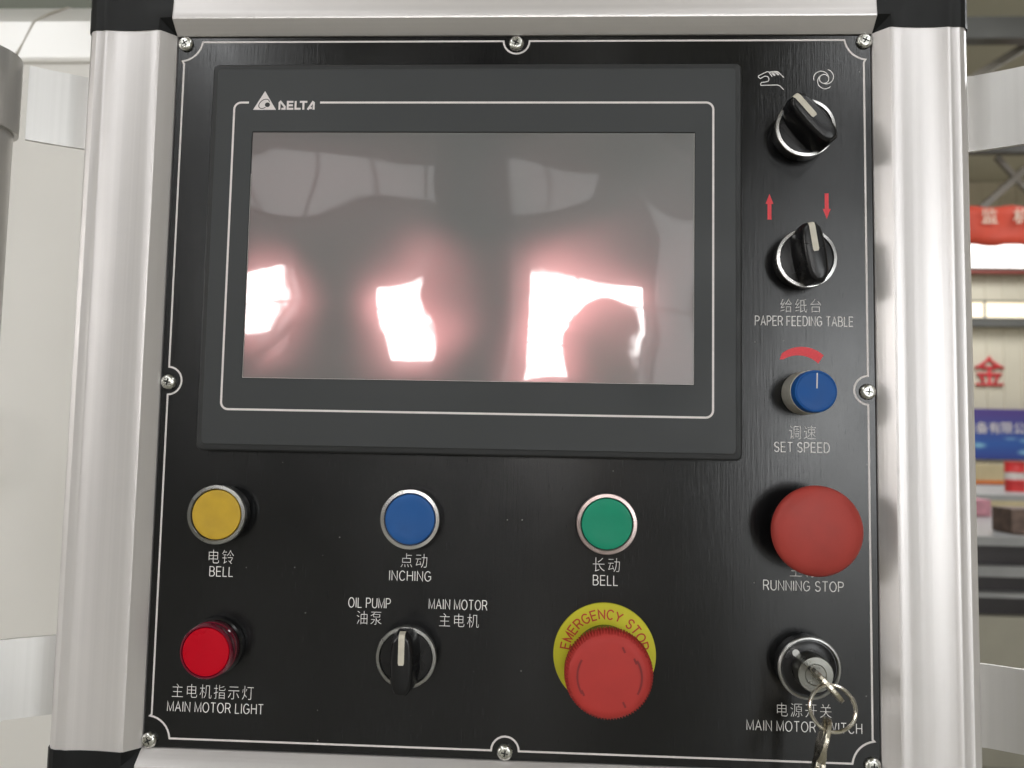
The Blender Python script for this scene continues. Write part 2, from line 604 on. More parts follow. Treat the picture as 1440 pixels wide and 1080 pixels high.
ribbed_wall('wall_back', (X1, Y1), (X0, Y1), M['hall_wall'])
ribbed_wall('wall_right', (X1, Y0), (X1, Y1), M['hall_wall'])
ribbed_wall('wall_left', (X0, Y1), (X0, Y0), M['hall_wall'])
ribbed_wall('wall_front', (X0, Y0), (X1, Y0), stone('grey_end_wall', (0.36, 0.36, 0.36), 0.7, 0.1, 0.8))
mb = MB()
mb.box(X0 - 1, X1 + 1, Y0 - 1, Y1 + 1, 6.0, 6.12)
structure(mb.build('roof', M['hall_roof'], smooth=0))

# ------------------------------------------------------------------ windows of the hall (daylight panes)
def pane_mat(name, col, strength):
    m, nt, b = new_mat(name)
    b.inputs['Base Color'].default_value = (0.6, 0.6, 0.6, 1)
    b.inputs['Emission Color'].default_value = c4(col)
    b.inputs['Emission Strength'].default_value = strength
    return m
M['pane'] = pane_mat('daylight_pane', (1.0, 0.98, 0.96), 24)
M['pane_gate'] = pane_mat('hazy_gate_pane', (0.97, 0.99, 1.0), 9.0)
M['pane_far'] = pane_mat('far_daylight_pane', (1.0, 0.97, 0.93), 2.2)
M['pane_yellow'] = pane_mat('yellowed_daylight_pane', (1.0, 0.80, 0.46), 1.05)
M['frame_dark'] = stone('window_frame_paint', (0.12, 0.12, 0.11), 0.6)

def hall_window(label, loc, w, h, axis, nx, nz, pane, frame, group=None, t=0.05, fdir=1):
    r = bpy.data.objects.new('window', None)
    link(r)
    r.location = loc
    r['label'] = label
    r['category'] = 'window'
    if group:
        r['group'] = group
    cw, ch = w / nx, h / nz
    me = None
    for i in range(nx):
        for j in range(nz):
            x0, z0 = -w / 2 + i * cw, j * ch
            if me is None:
                b_ = MB(); b_.box(t / 2, cw - t / 2, -0.005, 0.005, t / 2, ch - t / 2)
                o = b_.build('pane', pane, r, smooth=0)
                me = o.data
            else:
                o = bpy.data.objects.new('pane', me)
                link(o, r)
            o.location = (x0, 0, z0)
    b_ = MB()
    for i in range(nx + 1):
        x = -w / 2 + i * cw
        b_.box(x - t / 2, x + t / 2, -0.03, 0.03, -t / 2, h + t / 2)
    for j in range(nz + 1):
        z = j * ch
        b_.box(-w / 2 - t / 2, w / 2 + t / 2, -0.034, 0.034, z - t / 2, z + t / 2)
    b_.build('window_frame', frame, r, smooth=0)
    if axis == 'y':
        r.rotation_euler = (0, 0, PI / 2)
    return r

# behind the photographer (they show only as reflections in the screen and the metal)
hall_window('tall bright window behind the viewer, narrow one reflected in mid screen', (-2.28, Y0 + 0.12, 1.30), 0.85, 1.35, 'x', 1, 2, M['pane'], M['frame_dark'])
hall_window('wide bright doorway window behind the viewer, reflected at the right of the screen', (0.62, Y0 + 0.12, 0.75), 1.95, 1.95, 'x', 2, 3, M['pane'], M['frame_dark'])
hall_window('bright window behind the viewer, reflected at the left screen edge', (-5.0, Y0 + 0.12, 1.6), 0.75, 1.1, 'x', 1, 2, M['pane'], M['frame_dark'])
hall_window('tall bright glazed gate in the wall behind the viewer, farthest right', (5.3, Y0 + 0.12, -1.2), 3.4, 4.2, 'x', 4, 4, M['pane_gate'], M['frame_dark'])
M['dim_glow'] = pane_mat('added_dim_glow', (0.90, 0.97, 1.0), 0.65)
hall_window('pale glowing strip added behind the viewer for the reflection at the right screen edge', (2.25, Y0 + 0.12, -1.2), 0.8, 4.9, 'x', 1, 3, M['dim_glow'], M['frame_dark'])  # glow added so a pale strip shows in the screen reflection
hall_window('long dim row of glowing panes added high behind the viewer for streaky reflections', (-2.6, Y0 + 0.12, 3.9), 7.0, 0.9, 'x', 7, 1, M['dim_glow'], M['frame_dark'])  # unseen glowing row added only to streak the screen reflection
hall_window('bright window added high in the unseen left hall wall to brighten the handle metal', (X0 + 0.12, -7.0, 1.2), 4.0, 1.6, 'y', 5, 2, M['pane'], M['frame_dark'])  # unseen source added to give the left handle metal something bright to reflect

# ------------------------------------------------------------------ seen through the gap on the right
def thing_mesh(o, label, cat, group=None):
    o['label'] = label
    o['category'] = cat
    if group:
        o['group'] = group
    return o

hall_window('long yellowish lit window strip high in the far cladding wall', (11.3, Y1 - 0.10, 2.80), 5.2, 0.40, 'x', 4, 1, M['pane_yellow'], M['frame_dark'], t=0.04)
mb = MB(); mb.box(8.0, 14.6, Y1 - 0.30, Y1 - 0.1, 2.60, 2.74)
thing_mesh(mb.build('crane_rail', M['beam'], smooth=0), 'dark horizontal rail running under the yellowish window strip', 'rail')
mb = MB(); mb.box(8.0, 14.6, Y1 - 0.35, Y1 - 0.15, 3.80, 3.98)
thing_mesh(mb.build('steel_beam', mat('red_oxide_steel', (0.22, 0.05, 0.04), 0.6), smooth=0), 'thin dull red horizontal beam just under the brightest window', 'beam')
hall_window('brilliant white skylight band between red banner and far wall', (8.8, 12.0, 2.82), 5.0, 0.42, 'x', 2, 1, M['pane_far'], M['frame_dark'], t=0.03)

def beam_between(mb, a, b, w, hh):
    a, b = Vector(a), Vector(b)
    d = (b - a).normalized()
    s = d.cross(Vector((0, 0, 1))).normalized()
    u = s.cross(d).normalized()
    v = []
    for p in (a, b):
        for i, j in ((-1, -1), (1, -1), (1, 1), (-1, 1)):
            v.append(tuple(p + s * w / 2 * i + u * hh / 2 * j))
    mb.add(v, [(0, 1, 2, 3), (4, 5, 6, 7), (0, 1, 5, 4), (1, 2, 6, 5), (2, 3, 7, 6), (3, 0, 4, 7)])

def roof_beam(y, z, hgt, label, m=None, x0=-13.5, x1=14.5, braces=()):
    r = bpy.data.objects.new('roof_beam', None)
    link(r)
    r.location = (0, y, z)
    r['label'] = label
    r['category'] = 'beam'
    b_ = MB(); b_.box(x0, x1, -0.08, 0.08, -hgt / 2, hgt / 2)
    b_.build('girder', m or M['beam'], r, smooth=0)
    for (a, c, w) in braces:
        b2 = MB(); beam_between(b2, a, c, w, w)
        b2.build('brace', M['brace'], r, smooth=0)

roof_beam(8.0, 4.63, 0.25, 'thick dark roof beam nearest to the panel, above the aluminium handle', braces=(((4.3, 0.3, -0.83), (5.6, 0.3, 0.0), 0.09),))
roof_beam(12.0, 4.86, 0.22, 'lower dark roof beam farther away, level with the handle bottom', braces=(((6.6, 0.3, -1.6), (8.3, 0.3, -.05), 0.11), ((8.9, 0.3, -1.6), (7.6, 0.3, -.05), 0.08),))
roof_beam(-5.0, 4.7, 0.25, 'dark roof beam behind the viewer')
roof_beam(-9.5, 4.7, 0.25, 'dark roof beam behind the viewer, farther back')

# shapes added to stand in for the figure and hump reflected in the screen
mb = MB(); mb.box(-0.95, -0.35, -6.3, -6.0, Z0, 5.98)
thing_mesh(mb.build('figure_stand_in', mat('dark_stand_in', (0.10, 0.085, 0.09), 0.5), smooth=0), 'dark block added behind the viewer, standing in for a reflected figure', 'stand-in')
V, F = [], []
nn_ = 32
prof = [(0.31, 0.0), (0.31, 1.7), (0.30, 2.0), (0.27, 2.25), (0.21, 2.45), (0.12, 2.57), (0.03, 2.61)]
for q, z in prof:
    for k in range(nn_):
        V.append((0.52 + q * math.cos(2 * PI * k / nn_), -6.2 + q * math.sin(2 * PI * k / nn_), Z0 + z))
for i in range(len(prof) - 1):
    for k in range(nn_):
        F.append((i * nn_ + k, i * nn_ + (k + 1) % nn_, (i + 1) * nn_ + (k + 1) % nn_, (i + 1) * nn_ + k))
F.append(tuple(range(nn_))); F.append(tuple((len(prof) - 1) * nn_ + k for k in range(nn_)))
thing_mesh(obj_from('hump_stand_in', V, F, mat('beige_stand_in', (0.6, 0.47, 0.38), 0.6), None, 0.8), 'tall round topped beige shape added behind the viewer for the hump in the reflection', 'wrapped load')

# red banner with pale characters
r = bpy.data.objects.new('banner', None); link(r); r.location = (8.0, 10, 2.69)
r['label'] = 'red cloth banner with pale characters hung high across the hall'; r['category'] = 'banner'
N = 40
V = []; F = []
for i in range(N + 1):
    x = -2.3 + 4.8 * i / N
    dz = 0.02 * math.sin(i * 1.3)
    for j, z in enumerate((0.0, 0.13, 0.27, 0.40, 0.54)):
        V.append((x, 0.02 * math.sin(i * 0.9 + j * 1.7), z + dz))
for i in range(N):
    for j in range(4):
        F.append((i * 5 + j, i * 5 + 5 + j, i * 5 + 6 + j, i * 5 + 1 + j))
cl = obj_from('cloth', V, F, M['banner_red'], r, 1.2)
md = cl.modifiers.new('thickness', 'SOLIDIFY'); md.thickness = 0.006
for i, ch in enumerate('业监机造'):
    t = chinese(ch, 0, 0, 0.23, r, None, h=None, m=M['banner_text'], offset=0.006, sx=1.0, name='character')
    t.location = (-1.91 - 0.43 + 0.43 * i, -0.045, 0.40)

# single big red character on the far wall
t = chinese('金', 0, 0, 0.74, None, None, h=None, m=M['wall_red'], offset=0.006, sx=0.95, name='wall_character')
t.location = (10.11, Y1 - 0.06, 1.61)
md = t.modifiers.new('thickness', 'SOLIDIFY'); md.thickness = 0.02
thing_mesh(t, 'big red raised character fixed on the cream far wall', 'wall letter')

# blue banner
def bluebanner_mat():
    m, nt, b = new_mat('blue_banner_print')
    L = nt.links.new
    tc = node(nt, 'ShaderNodeTexCoord')
    sp = node(nt, 'ShaderNodeSeparateXYZ')
    L(tc.outputs['Object'], sp.inputs[0])
    r_ = node(nt, 'ShaderNodeValToRGB')
    e = r_.color_ramp.elements
    e[0].position = 0.0; e[0].color = (0.035, 0.055, 0.26, 1)
    e[1].position = 1.0; e[1].color = (0.075, 0.05, 0.22, 1)
    e.new(0.35).color = (0.03, 0.10, 0.36, 1)
    L(sp.outputs['Z'], r_.inputs['Fac'])
    mp = node(nt, 'ShaderNodeMapping')
    mp.inputs['Scale'].default_value = (2.1, 1, 5.5)
    L(tc.outputs['Object'], mp.inputs['Vector'])
    vo = node(nt, 'ShaderNodeTexVoronoi')
    vo.inputs['Scale'].default_value = 0.9
    L(mp.outputs[0], vo.inputs['Vector'])
    mr = node(nt, 'ShaderNodeMapRange')
    mr.inputs['From Min'].default_value = 0.40
    mr.inputs['From Max'].default_value = 0.05
    L(vo.outputs['Distance'], mr.inputs['Value'])
    gt = node(nt, 'ShaderNodeMath', operation='LESS_THAN')
    gt.inputs[1].default_value = 0.48
    L(sp.outputs['Z'], gt.inputs[0])
    mu = node(nt, 'ShaderNodeMath', operation='MULTIPLY')
    L(mr.outputs[0], mu.inputs[0]); L(gt.outputs[0], mu.inputs[1])
    mx = node(nt, 'ShaderNodeMix', data_type='RGBA')
    mx.inputs[7].default_value = (0.30, 0.62, 0.75, 1)
    L(mu.outputs[0], mx.inputs[0]); L(r_.outputs[0], mx.inputs[6])
    L(mx.outputs[2], b.inputs['Base Color'])
    b.inputs['Roughness'].default_value = 0.6
    return m
r = bpy.data.objects.new('banner', None); link(r); r.location = (8.6, Y1 - 0.25, -0.38)
r['label'] = 'long dark blue printed banner with white characters under the red character'; r['category'] = 'banner'
b_ = MB(); b_.box(0, 5.4, 0, 0.03, 0, 1.12); b_.build('cloth', bluebanner_mat(), r, smooth=0)
for i, ch in enumerate('装备有限公司'):
    t = chinese(ch, 0, 0, 0.27, r, None, h=None, m=M['print_line'], offset=0.004, sx=1.0, name='character')
    t.location = (1.47 + 0.27 * (i - 2), -0.012, 0.70)

# display shelf below the banner, drum, machine tables
M['shelf_cream'] = stone('cream_board', (0.50, 0.42, 0.26), 0.6)
M['orange'] = stone('orange_strip', (0.60, 0.16, 0.03), 0.6)
M['steel_grey'] = stone('machine_steel', (0.30, 0.30, 0.30), 0.35, 0.1, 4)
M['dark_mach'] = stone('machine_dark', (0.035, 0.030, 0.032), 0.4, 0.2, 5)
r = bpy.data.objects.new('counter', None); link(r); r.location = (7.6, 12.4, Z0)
r['label'] = 'low cream counter with orange and blue stripes below the blue banner'; r['category'] = 'counter'
b_ = MB(); b_.box(-1.2, 3.4, 0, 0.6, 0.0, 1.02); b_.build('body', M['shelf_cream'], r, smooth=0)
b_ = MB(); b_.box(-1.2, 3.4, -0.03, -0.004, 0.70, 0.76); b_.build('stripe', M['orange'], r, smooth=0)
b_ = MB(); b_.box(-1.2, 3.4, -0.03, -0.004, 0.58, 0.69); b_.build('stripe', stone('blue_strip', (0.02, 0.08, 0.25)), r, smooth=0)

def drum(label, loc, rr, hh):
    r = bpy.data.objects.new('drum', None); link(r); r.location = loc
    r['label'] = label; r['category'] = 'drum'
    def ring(name, pr, m):
        V, F = [], []
        n = 28
        for q, z in pr:
            for k in range(n):
                V.append((q * math.cos(2 * PI * k / n), q * math.sin(2 * PI * k / n), z))
        for i in range(len(pr) - 1):
            for k in range(n):
                F.append((i * n + k, i * n + (k + 1) % n, (i + 1) * n + (k + 1) % n, (i + 1) * n + k))
        F.append(tuple(range(n))); F.append(tuple((len(pr) - 1) * n + k for k in range(n)))
        return obj_from(name, V, F, m, r, 0.7)
    redm = stone('drum_red', (0.55, 0.03, 0.03), 0.4)
    ring('body', [(rr, 0), (rr, hh * .33), (rr * 1.05, hh * .35), (rr, hh * .37), (rr, hh * .66), (rr * 1.05, hh * .68), (rr, hh * .70), (rr, hh * .98), (rr * 1.04, hh)], redm)
    ring('paper_band', [(rr * 1.012, hh * .40), (rr * 1.012, hh * .63)], stone('drum_white', (0.55, 0.50, 0.47), 0.6))
    return r
r = bpy.data.objects.new('packing_table', None); link(r); r.location = (5.0, 7.4, Z0)
r['label'] = 'grey steel work table carrying the red drum'; r['category'] = 'table'
b_ = MB(); b_.box(-0.8, 1.6, 0, 1.7, 0.80, 0.86); b_.build('table_top', M['steel_grey'], r, smooth=0)
for lx in (-0.75, 1.5):
    for ly in (0.05, 1.6):
        b_ = MB(); b_.box(lx, lx + .06, ly, ly + .06, 0, 0.797); b_.build('leg', M['steel_grey'], r, smooth=0)
drum('small red drum with a pale paper band standing on the grey table', (5.14, 8.0, Z0 + 0.862), 0.098, 0.32)
# brown parcel on nearer machine
r = bpy.data.objects.new('press_machine', None); link(r); r.location = (2.55, 3.0, Z0)
r['label'] = 'low grey machine with dark slots and steel ledges right of the panel'; r['category'] = 'machine'
b_ = MB(); b_.box(-0.9, 1.6, 0.04, 1.5, 0.10, 0.93); b_.build('body', M['dark_mach'], r, smooth=0)
b_ = MB(); b_.box(-0.95, 1.65, 0.0, 1.55, 0.93, 0.97); b_.build('table_top', M['steel_grey'], r, smooth=0)
b_ = MB(); b_.box(-0.95, 1.65, -0.02, 0.035, 0.80, 0.845); b_.build('ledge', M['steel_grey'], r, smooth=0)
b_ = MB(); b_.box(-0.95, 1.65, -0.04, 0.03, 0.715, 0.735); b_.build('ledge', M['steel_grey'], r, smooth=0)
b_ = MB(); b_.box(-0.9, 1.6, -0.01, 0.038, 0.0, 0.63); b_.build('skirt_panel', stone('machine_cream', (0.34, 0.32, 0.26), 0.5), r, smooth=0)
b_ = MB(); b_.box(0, 0.20, 0, 0.15, 0, 0.11)
o = b_.build('parcel', stone('brown_parcel', (0.16, 0.11, 0.09), 0.8, 0.4, 30), smooth=0)
o.location = (2.125, 3.1, Z0 + 0.972)
thing_mesh(o, 'small mottled brown block lying on the grey machine top', 'block')

for bx, by, w_, h_, cc, lab in ((4.72, 8.3, 0.16, 0.13, (0.62, 0.50, 0.10), 'small yellow box on the grey table left of the drum'),
                               (5.36, 8.2, 0.2, 0.22, (0.55, 0.55, 0.58), 'white box on the grey table right of the drum'),
                               (2.30, 3.9, 0.2, 0.09, (0.55, 0.25, 0.30), 'pinkish flat packet lying far back on the grey machine top'),
                               (1.95, 4.2, 0.16, 0.06, (0.20, 0.24, 0.34), 'blue grey flat packet lying far back on the grey machine top')):
    b_ = MB(); b_.box(0, w_, 0, 0.16, 0, h_); b_.box(w_ * .42, w_ * .58, -0.002, 0.162, 0.001, h_ + 0.002)
    o = b_.build('packet', stone('packet_card', cc, 0.6, 0.2, 20), smooth=0)
    o.location = (bx, by, Z0 + (0.862 if by > 6 else 0.972))
    thing_mesh(o, lab, 'packet')

# ------------------------------------------------------------------ cream machine casing behind on the left
M['casing'] = mat('cream_casing_paint', (0.76, 0.735, 0.70), 0.30, var=0.03, nscale=5, bump=0.04, bscale=60, coat=0.3)
r = bpy.data.objects.new('machine_casing', None); link(r); r.location = (0, 0.40, 0)
r['label'] = 'large smooth cream painted machine casing filling the left behind the panel'; r['category'] = 'machine'
def casing():
    # a big rounded-top body: front face at y=0, top shoulder curved back
    prof = [(0.0, Z0), (0.0, 0.30), (0.0, 0.374), (-0.003, 0.376), (-0.003, 0.380), (0.0, 0.382), (0.012, 0.43), (0.05, 0.468), (0.12, 0.492), (0.25, 0.503), (0.9, 0.503), (0.9, Z0)]
    xs = [-1.7, 0.06]
    V = [(x, y, z) for x in xs for y, z in prof]
    n = len(prof)
    F = [(i, (i + 1) % n, n + (i + 1) % n, n + i) for i in range(n)] + [tuple(range(n)), tuple(range(n, 2 * n))]
    return obj_from('body', V, F, M['casing'], r, 0.5)
casing()
mb = MB()
mb.tube([(-0.575, 0.0, 0.384), (-0.571, 0.006, 0.401), (-0.565, 0.0125, 0.43), (-0.560, 0.030, 0.450), (-0.553, 0.05, 0.468), (-0.54, 0.12, 0.492)], 0.0016, 8)
mb.build('seam', mat('casing_seam', (0.45, 0.42, 0.37), 0.5), r)
mb = MB()
mb.tube([(-0.578, -0.002, -0.085), (-0.578, -0.022, -0.078), (-0.578, -0.024, -0.05), (-0.578, -0.022, -0.018), (-0.578, -0.002, -0.01)], 0.007, 12)
mb.build('reflection_bar', M['casing'], r)  # bar added to imitate a soft reflection on the casing
# dark olive housing glimpsed above the casing
mb = MB(); mb.box(-1.7, 0.3, 0.2, 1.0, 0.505, 0.9)
o = mb.build('machine_hood', stone('olive_hood', (0.13, 0.14, 0.11), 0.5), smooth=0)
o.location = (0, 0.4, 0)
thing_mesh(o, 'dark grey green hood glimpsed above the cream casing', 'machine hood')

# ================================================================== the control box
box = bpy.data.objects.new('control_box', None)
link(box)
box.location = (0, 0, 0)
box['label'] = 'aluminium framed control box with black front plate, touch screen and push buttons'
box['category'] = 'control panel'

# enclosure shell behind
mb = MB()
def mmbox(m_, x0, x1, h0, h1, z0, z1):
    m_.box(x0 * MM, x1 * MM, -h1 * MM, -h0 * MM, z0 * MM, z1 * MM)
mmbox(mb, -226, 226, -150, -16, -228, 228)
mb.build('enclosure', M['enclosure'], box, smooth=0)
mb = MB(); mmbox(mb, -183, 183, -15.5, -1.2, -186, 186)
mb.build('plate_backing', M['gap_black'], box, smooth=0)

# front plate (sheet, rounded corners)
plate = stack('front_plate', [(rrect(-181.3, 181.3, -183.6, 183.6, 3), -1.0), (rrect(-181.3, 181.3, -183.6, 183.6, 3), -0.25), (rrect(-181.0, 181.0, -183.3, 183.3, 2.8), 0.0)], M['plate'], box)

# extruded frame: section measured outward from the inner edge (u) and towards the viewer (h)
SECT = [(0.0, -14.5), (0.0, 0.2), (0.5, 0.9), (6.2, 6.6), (7.6, 6.95), (12, 6.5), (20, 5.9), (28, 6.0), (33.5, 6.6), (34.8, 6.9), (36.2, 6.8), (37.4, 6.5), (40.5, 6.6), (43.2, 5.6), (45.2, 3.6), (46.4, 0.8), (46.8, -3), (46.8, -22), (46.0, -23.5), (44.2, -23.5), (44.2, -14.5)]
IX, IZ = 181.8, 184.3
def frame_piece(name, side, a0, a1, m, mitre=None, label=None, grow=0.0):
    """side L/R/T/B; run from a0 to a1 along the rail; mitre=(u->shift) for corner ends"""
    V = []
    for e, a in enumerate((a0, a1)):
        for (u, h) in SECT:
            uu = u + (grow if 0 < u else 0)
            hh = h + grow
            aa = a
            if mitre and mitre[e]:
                aa = a + mitre[e] * uu
            if side == 'L': V.append(P(-IX - uu, aa, hh))
            if side == 'R': V.append(P(IX + uu, aa, hh))
            if side == 'T': V.append(P(aa, IZ + uu, hh))
            if side == 'B': V.append(P(aa, -IZ - uu, hh))
    n = len(SECT)
    F = [(i, (i + 1) % n, n + (i + 1) % n, n + i) for i in range(n)] + [tuple(range(n)), tuple(range(n, 2 * n))]
    return obj_from(name, V, F, m, box, 0.35, label)
frame_piece('frame_rail', 'L', -184.4, 184.4, M['alu_v'], label='left upright satin aluminium frame rail')
frame_piece('frame_rail', 'R', -184.4, 184.4, M['alu_v'], label='right upright satin aluminium frame rail')
frame_piece('frame_rail', 'T', -181.9, 181.9, M['alu_h'], label='top satin aluminium frame rail')
frame_piece('frame_rail', 'B', -181.9, 181.9, M['alu_h'], label='bottom satin aluminium frame rail')
# black corner caps, mitred and one step proud of the rails
for sx, sz in ((-1, 1), (1, 1), (-1, -1), (1, -1)):
    V, F = [], []
    n = len(SECT)
    g = 0.5
    for (u, h) in SECT:           # vertical leg end
        V.append(P(sx * (IX + u + (g if u > 0.1 else 0)), sz * IZ, h + g * (h > -10)))
    for (u, h) in SECT:           # mitre
        uu = u + (g if u > 0.1 else 0)
        V.append(P(sx * (IX + uu), sz * (IZ + uu), h + g * (h > -10)))
    for (u, h) in SECT:           # horizontal leg end
        V.append(P(sx * IX, sz * (IZ + u + (g if u > 0.1 else 0)), h + g * (h > -10)))
    for j in (0, 1):
        for i in range(n):
            k = (i + 1) % n
            F.append((j * n + i, j * n + k, (j + 1) * n + k, (j + 1) * n + i))
    F.append(tuple(range(n))); F.append(tuple(range(2 * n, 3 * n)))
    o = obj_from('corner_cap', V, F, M['cap_black'], box, 0.35)

# printed border with scallops round the screws
def border():
    X, Zt, Zb, r = 177.7, 181.2, 179.5, 11.5
    pts = []
    cornx, cornz = X + 3.0, Zt - 1.5
    # start at top, left of the middle scallop, run clockwise
    def sc(cx, cz, rr, a0, a1, n=12):
        return arc(cx, cz, rr, rr, a0, a1, n)
    pts += [(-166.8, Zt), (-12.3 - 3.6, Zt)] if False else []
    tm = -0.6   # x of the top middle screw
    pts += [(-168.0, Zt), (tm - 6.8, Zt)] + sc(tm, Zt, 6.8, 180, 360) + [(tm + 6.8, Zt), (168.0, Zt)]
    pts += sc(180.0, Zt + 1.5, 12.0, 187, 263, 8)
    pts += [(X, 169.3), (X, 8.1)] + sc(X + 0.4, 0.9, 7.2, 93, 267) + [(X, -6.3), (X, -168.0)]
    pts += sc(180.0, -Zb - 1.2, 12.0, 97, 173, 8)
    bmx = 0.3
    pts += [(168.0, -Zb), (bmx + 6.8, -Zb)] + sc(bmx, -Zb, 6.8, 0, 180) + [(bmx - 6.8, -Zb), (-168.0, -Zb)]
    pts += sc(-180.0, -Zb - 1.2, 12.0, 7, 83, 8)
    pts += [(-X, -168.0), (-X, -7.1)] + sc(-X - 0.2, 0.1, 7.2, 272, 448) + [(-X, 7.3), (-X, 169.3)]
    pts += sc(-180.0, Zt + 1.5, 12.0, 277, 353, 8)
    out = []
    for p in pts:
        if not out or (Vector(p) - Vector(out[-1])).length > 0.15:
            out.append(p)
    return out
ribbons('border_line', [border()], 0.95, 0.04, M['print_line'], plate, 'thin white border line with a scallop round each screw', closed=True)

# screws
def make_screw():
    n = 40
    prof = [(3.9, 0.0), (4.0, 0.5), (3.7, 1.3), (3.1, 1.9), (2.5, 2.15), (2.2, 2.2), (0, 2.2)]
    o = lathe('screw', 0, 0, prof, M['screw'], box, n)
    cr = MB()
    # slightly proud dark cross; the shade of the recess is put into its colour
    V, F = [], []
    pts = []
    w, l = 0.42, 2.1
    cross = [(w, w), (w, l), (-w, l), (-w, w), (-l, w), (-l, -w), (-w, -w), (-w, -l), (w, -l), (w, -w), (l, -w), (l, w)]
    m = len(cross)
    for s_, h in ((1.0, 2.0), (0.8, 2.23)):
        V += [P(x * s_, z * s_, h) for x, z in cross]
    F = [(i, (i + 1) % m, m + (i + 1) % m, m + i) for i in range(m)] + [tuple(range(m, 2 * m))]
    c = obj_from('cross_shade', V, F, M['gap_black'], o, 0)
    return o, c
scr, slot = make_screw()
spots = [(-177.0, 180.0), (-0.7, 179.6), (177.9, 180.3), (-177.2, -0.6), (177.3, 0.1), (-178.0, -180.4), (0.3, -180.0), (177.4, -179.8)]
for i, (x, z) in enumerate(spots):  # eight screws
    if i == 0:
        o = scr
    else:
        o = scr.copy(); link(o, box)
        s2 = slot.copy(); link(s2, o)
    o.location = P(x, z, 0.02)
    o.rotation_euler = (0, random.uniform(0, PI), 0)

# ------------------------------------------------------------------ touch screen
HX0, HX1, HZ0, HZ1 = -158.9, 114.4, -35.2, 166.0
def rr_in(d, r):
    return rrect(HX0 + d, HX1 - d, HZ0 + d, HZ1 - d, r, 5)
SX0, SX1, SZ0, SZ1 = -136.2, 90.6, 1.6, 129.3
def rr_scr(d, r=0.6):
    return rrect(SX0 + d, SX1 - d, SZ0 + d, SZ1 - d, r, 5)
hmi = stack('touch_screen', [(rr_in(0, 3.0), 0.1), (rr_in(0, 3.0), 5.2), (rr_in(0.8, 2.6), 6.0), (rr_in(3.0, 2.2), 6.4), (rr_in(9, 2.2), 6.3), (rr_in(12, 2.2), 5.6)], M['hmi_edge'], box, label='wide grey framed touch screen with a white outline', smooth=0.3)
stack('bezel', [(rr_in(3.15, 2.0), 6.3), (rr_in(3.15, 2.0), 6.9), (rr_in(3.5, 1.8), 7.1), (rr_scr(-0.3, 0.8), 7.1), (rr_scr(0, 0.6), 6.75), (rr_scr(0, 0.6), 6.2)], M['hmi'], hmi, cap_first=False, cap_last=False, smooth=0.3)
# screen with its loose wavy protective film
def film():
    nx, nz = 150, 90
    V, F = [], []
    x0, x1, z0, z1 = SX0 + 0.15, SX1 - 0.15, SZ0 + 0.15, SZ1 - 0.15
    for i in range(nx + 1):
        for j in range(nz + 1):
            x = x0 + (x1 - x0) * i / nx; z = z0 + (z1 - z0) * j / nz
            h = 0.42 * noise.noise(Vector((x / 62, z / 45, 3.1)))
            e = min(x - x0, x1 - x, z - z0, z1 - z)
            h *= min(1, e / 26) ** 0.8
            # lifted crease in the upper right corner
            d = ((x1 - x) * 0.55 + (z1 - z) * 0.85)
            h += 0.10 * max(0, 1 - abs(d - 11) / 4.0)
            V.append(P(x, z, 6.75 + h))
    for i in range(nx):
        for j in range(nz):
            a = i * (nz + 1) + j
            F.append((a, a + nz + 1, a + nz + 2, a + 1))
    return obj_from('display', V, F, M['film'], hmi, 3.2, 'dark display under a wavy glossy protective film')
film()
# thin bright cut edge of the film
ribbons('film_edge', [[(SX0 + .1, SZ0 + .25), (SX1 - .1, SZ0 + .25)], [(SX1 - .25, SZ0 + .4), (SX1 - .25, SZ1 - .2)], [(SX0 + .25, SZ0 + .4), (SX0 + .25, SZ1 - 22)]], 0.32, 6.95, mat('film_cut_edge', (0.34, 0.33, 0.32), 0.3), hmi)
# printed outline on the bezel, open at the logo
lx0, lx1, lz0, lz1, lr = -146.3, 99.8, -14.3, 144.9, 3.6
outl = [(-101.3, lz1), (lx1 - lr, lz1)] + arc(lx1 - lr, lz1 - lr, lr, lr, 90, 0, 6) + [(lx1, lz0 + lr)] + arc(lx1 - lr, lz0 + lr, lr, lr, 0, -90, 6) \
    + [(lx0 + lr, lz0)] + arc(lx0 + lr, lz0 + lr, lr, lr, 270, 180, 6) + [(lx0, lz1 - lr)] + arc(lx0 + lr, lz1 - lr, lr, lr, 180, 90, 6) + [(-138.7, lz1)]
ribbons('outline', [outl], 1.05, 7.16, M['print_line'], hmi, 'thin white rounded outline printed on the grey bezel')

# maker's mark: white triangle with a swirl, and the word beside it
def poly(name, pts, h, m, parent, label=None):
    return obj_from(name, [P(x, z, h) for x, z in pts], [tuple(range(len(pts)))], m, parent, 0, label)
poly('emblem', [(-136.4, 141.0), (-130.4, 151.0), (-124.3, 141.0)], 7.17, M['print_line'], hmi, 'white triangle emblem with a dark swirl')
def rot(pts, cx, cz, a):
    c_, s_ = math.cos(math.radians(a)), math.sin(math.radians(a))
    return [(cx + (x - cx) * c_ - (z - cz) * s_, cz + (x - cx) * s_ + (z - cz) * c_) for x, z in pts]
ribbons('emblem_swirl', [rot(arc(-130.7, 144.2, 3.1, 2.0, -30, 262, 24), -130.7, 144.2, 38)], 0.42, 7.20, M['hmi_edge'], hmi)
poly('emblem_swirl', arc(-128.9, 143.7, 1.35, 1.25, 0, 345, 20), 7.21, M['hmi_edge'], hmi)
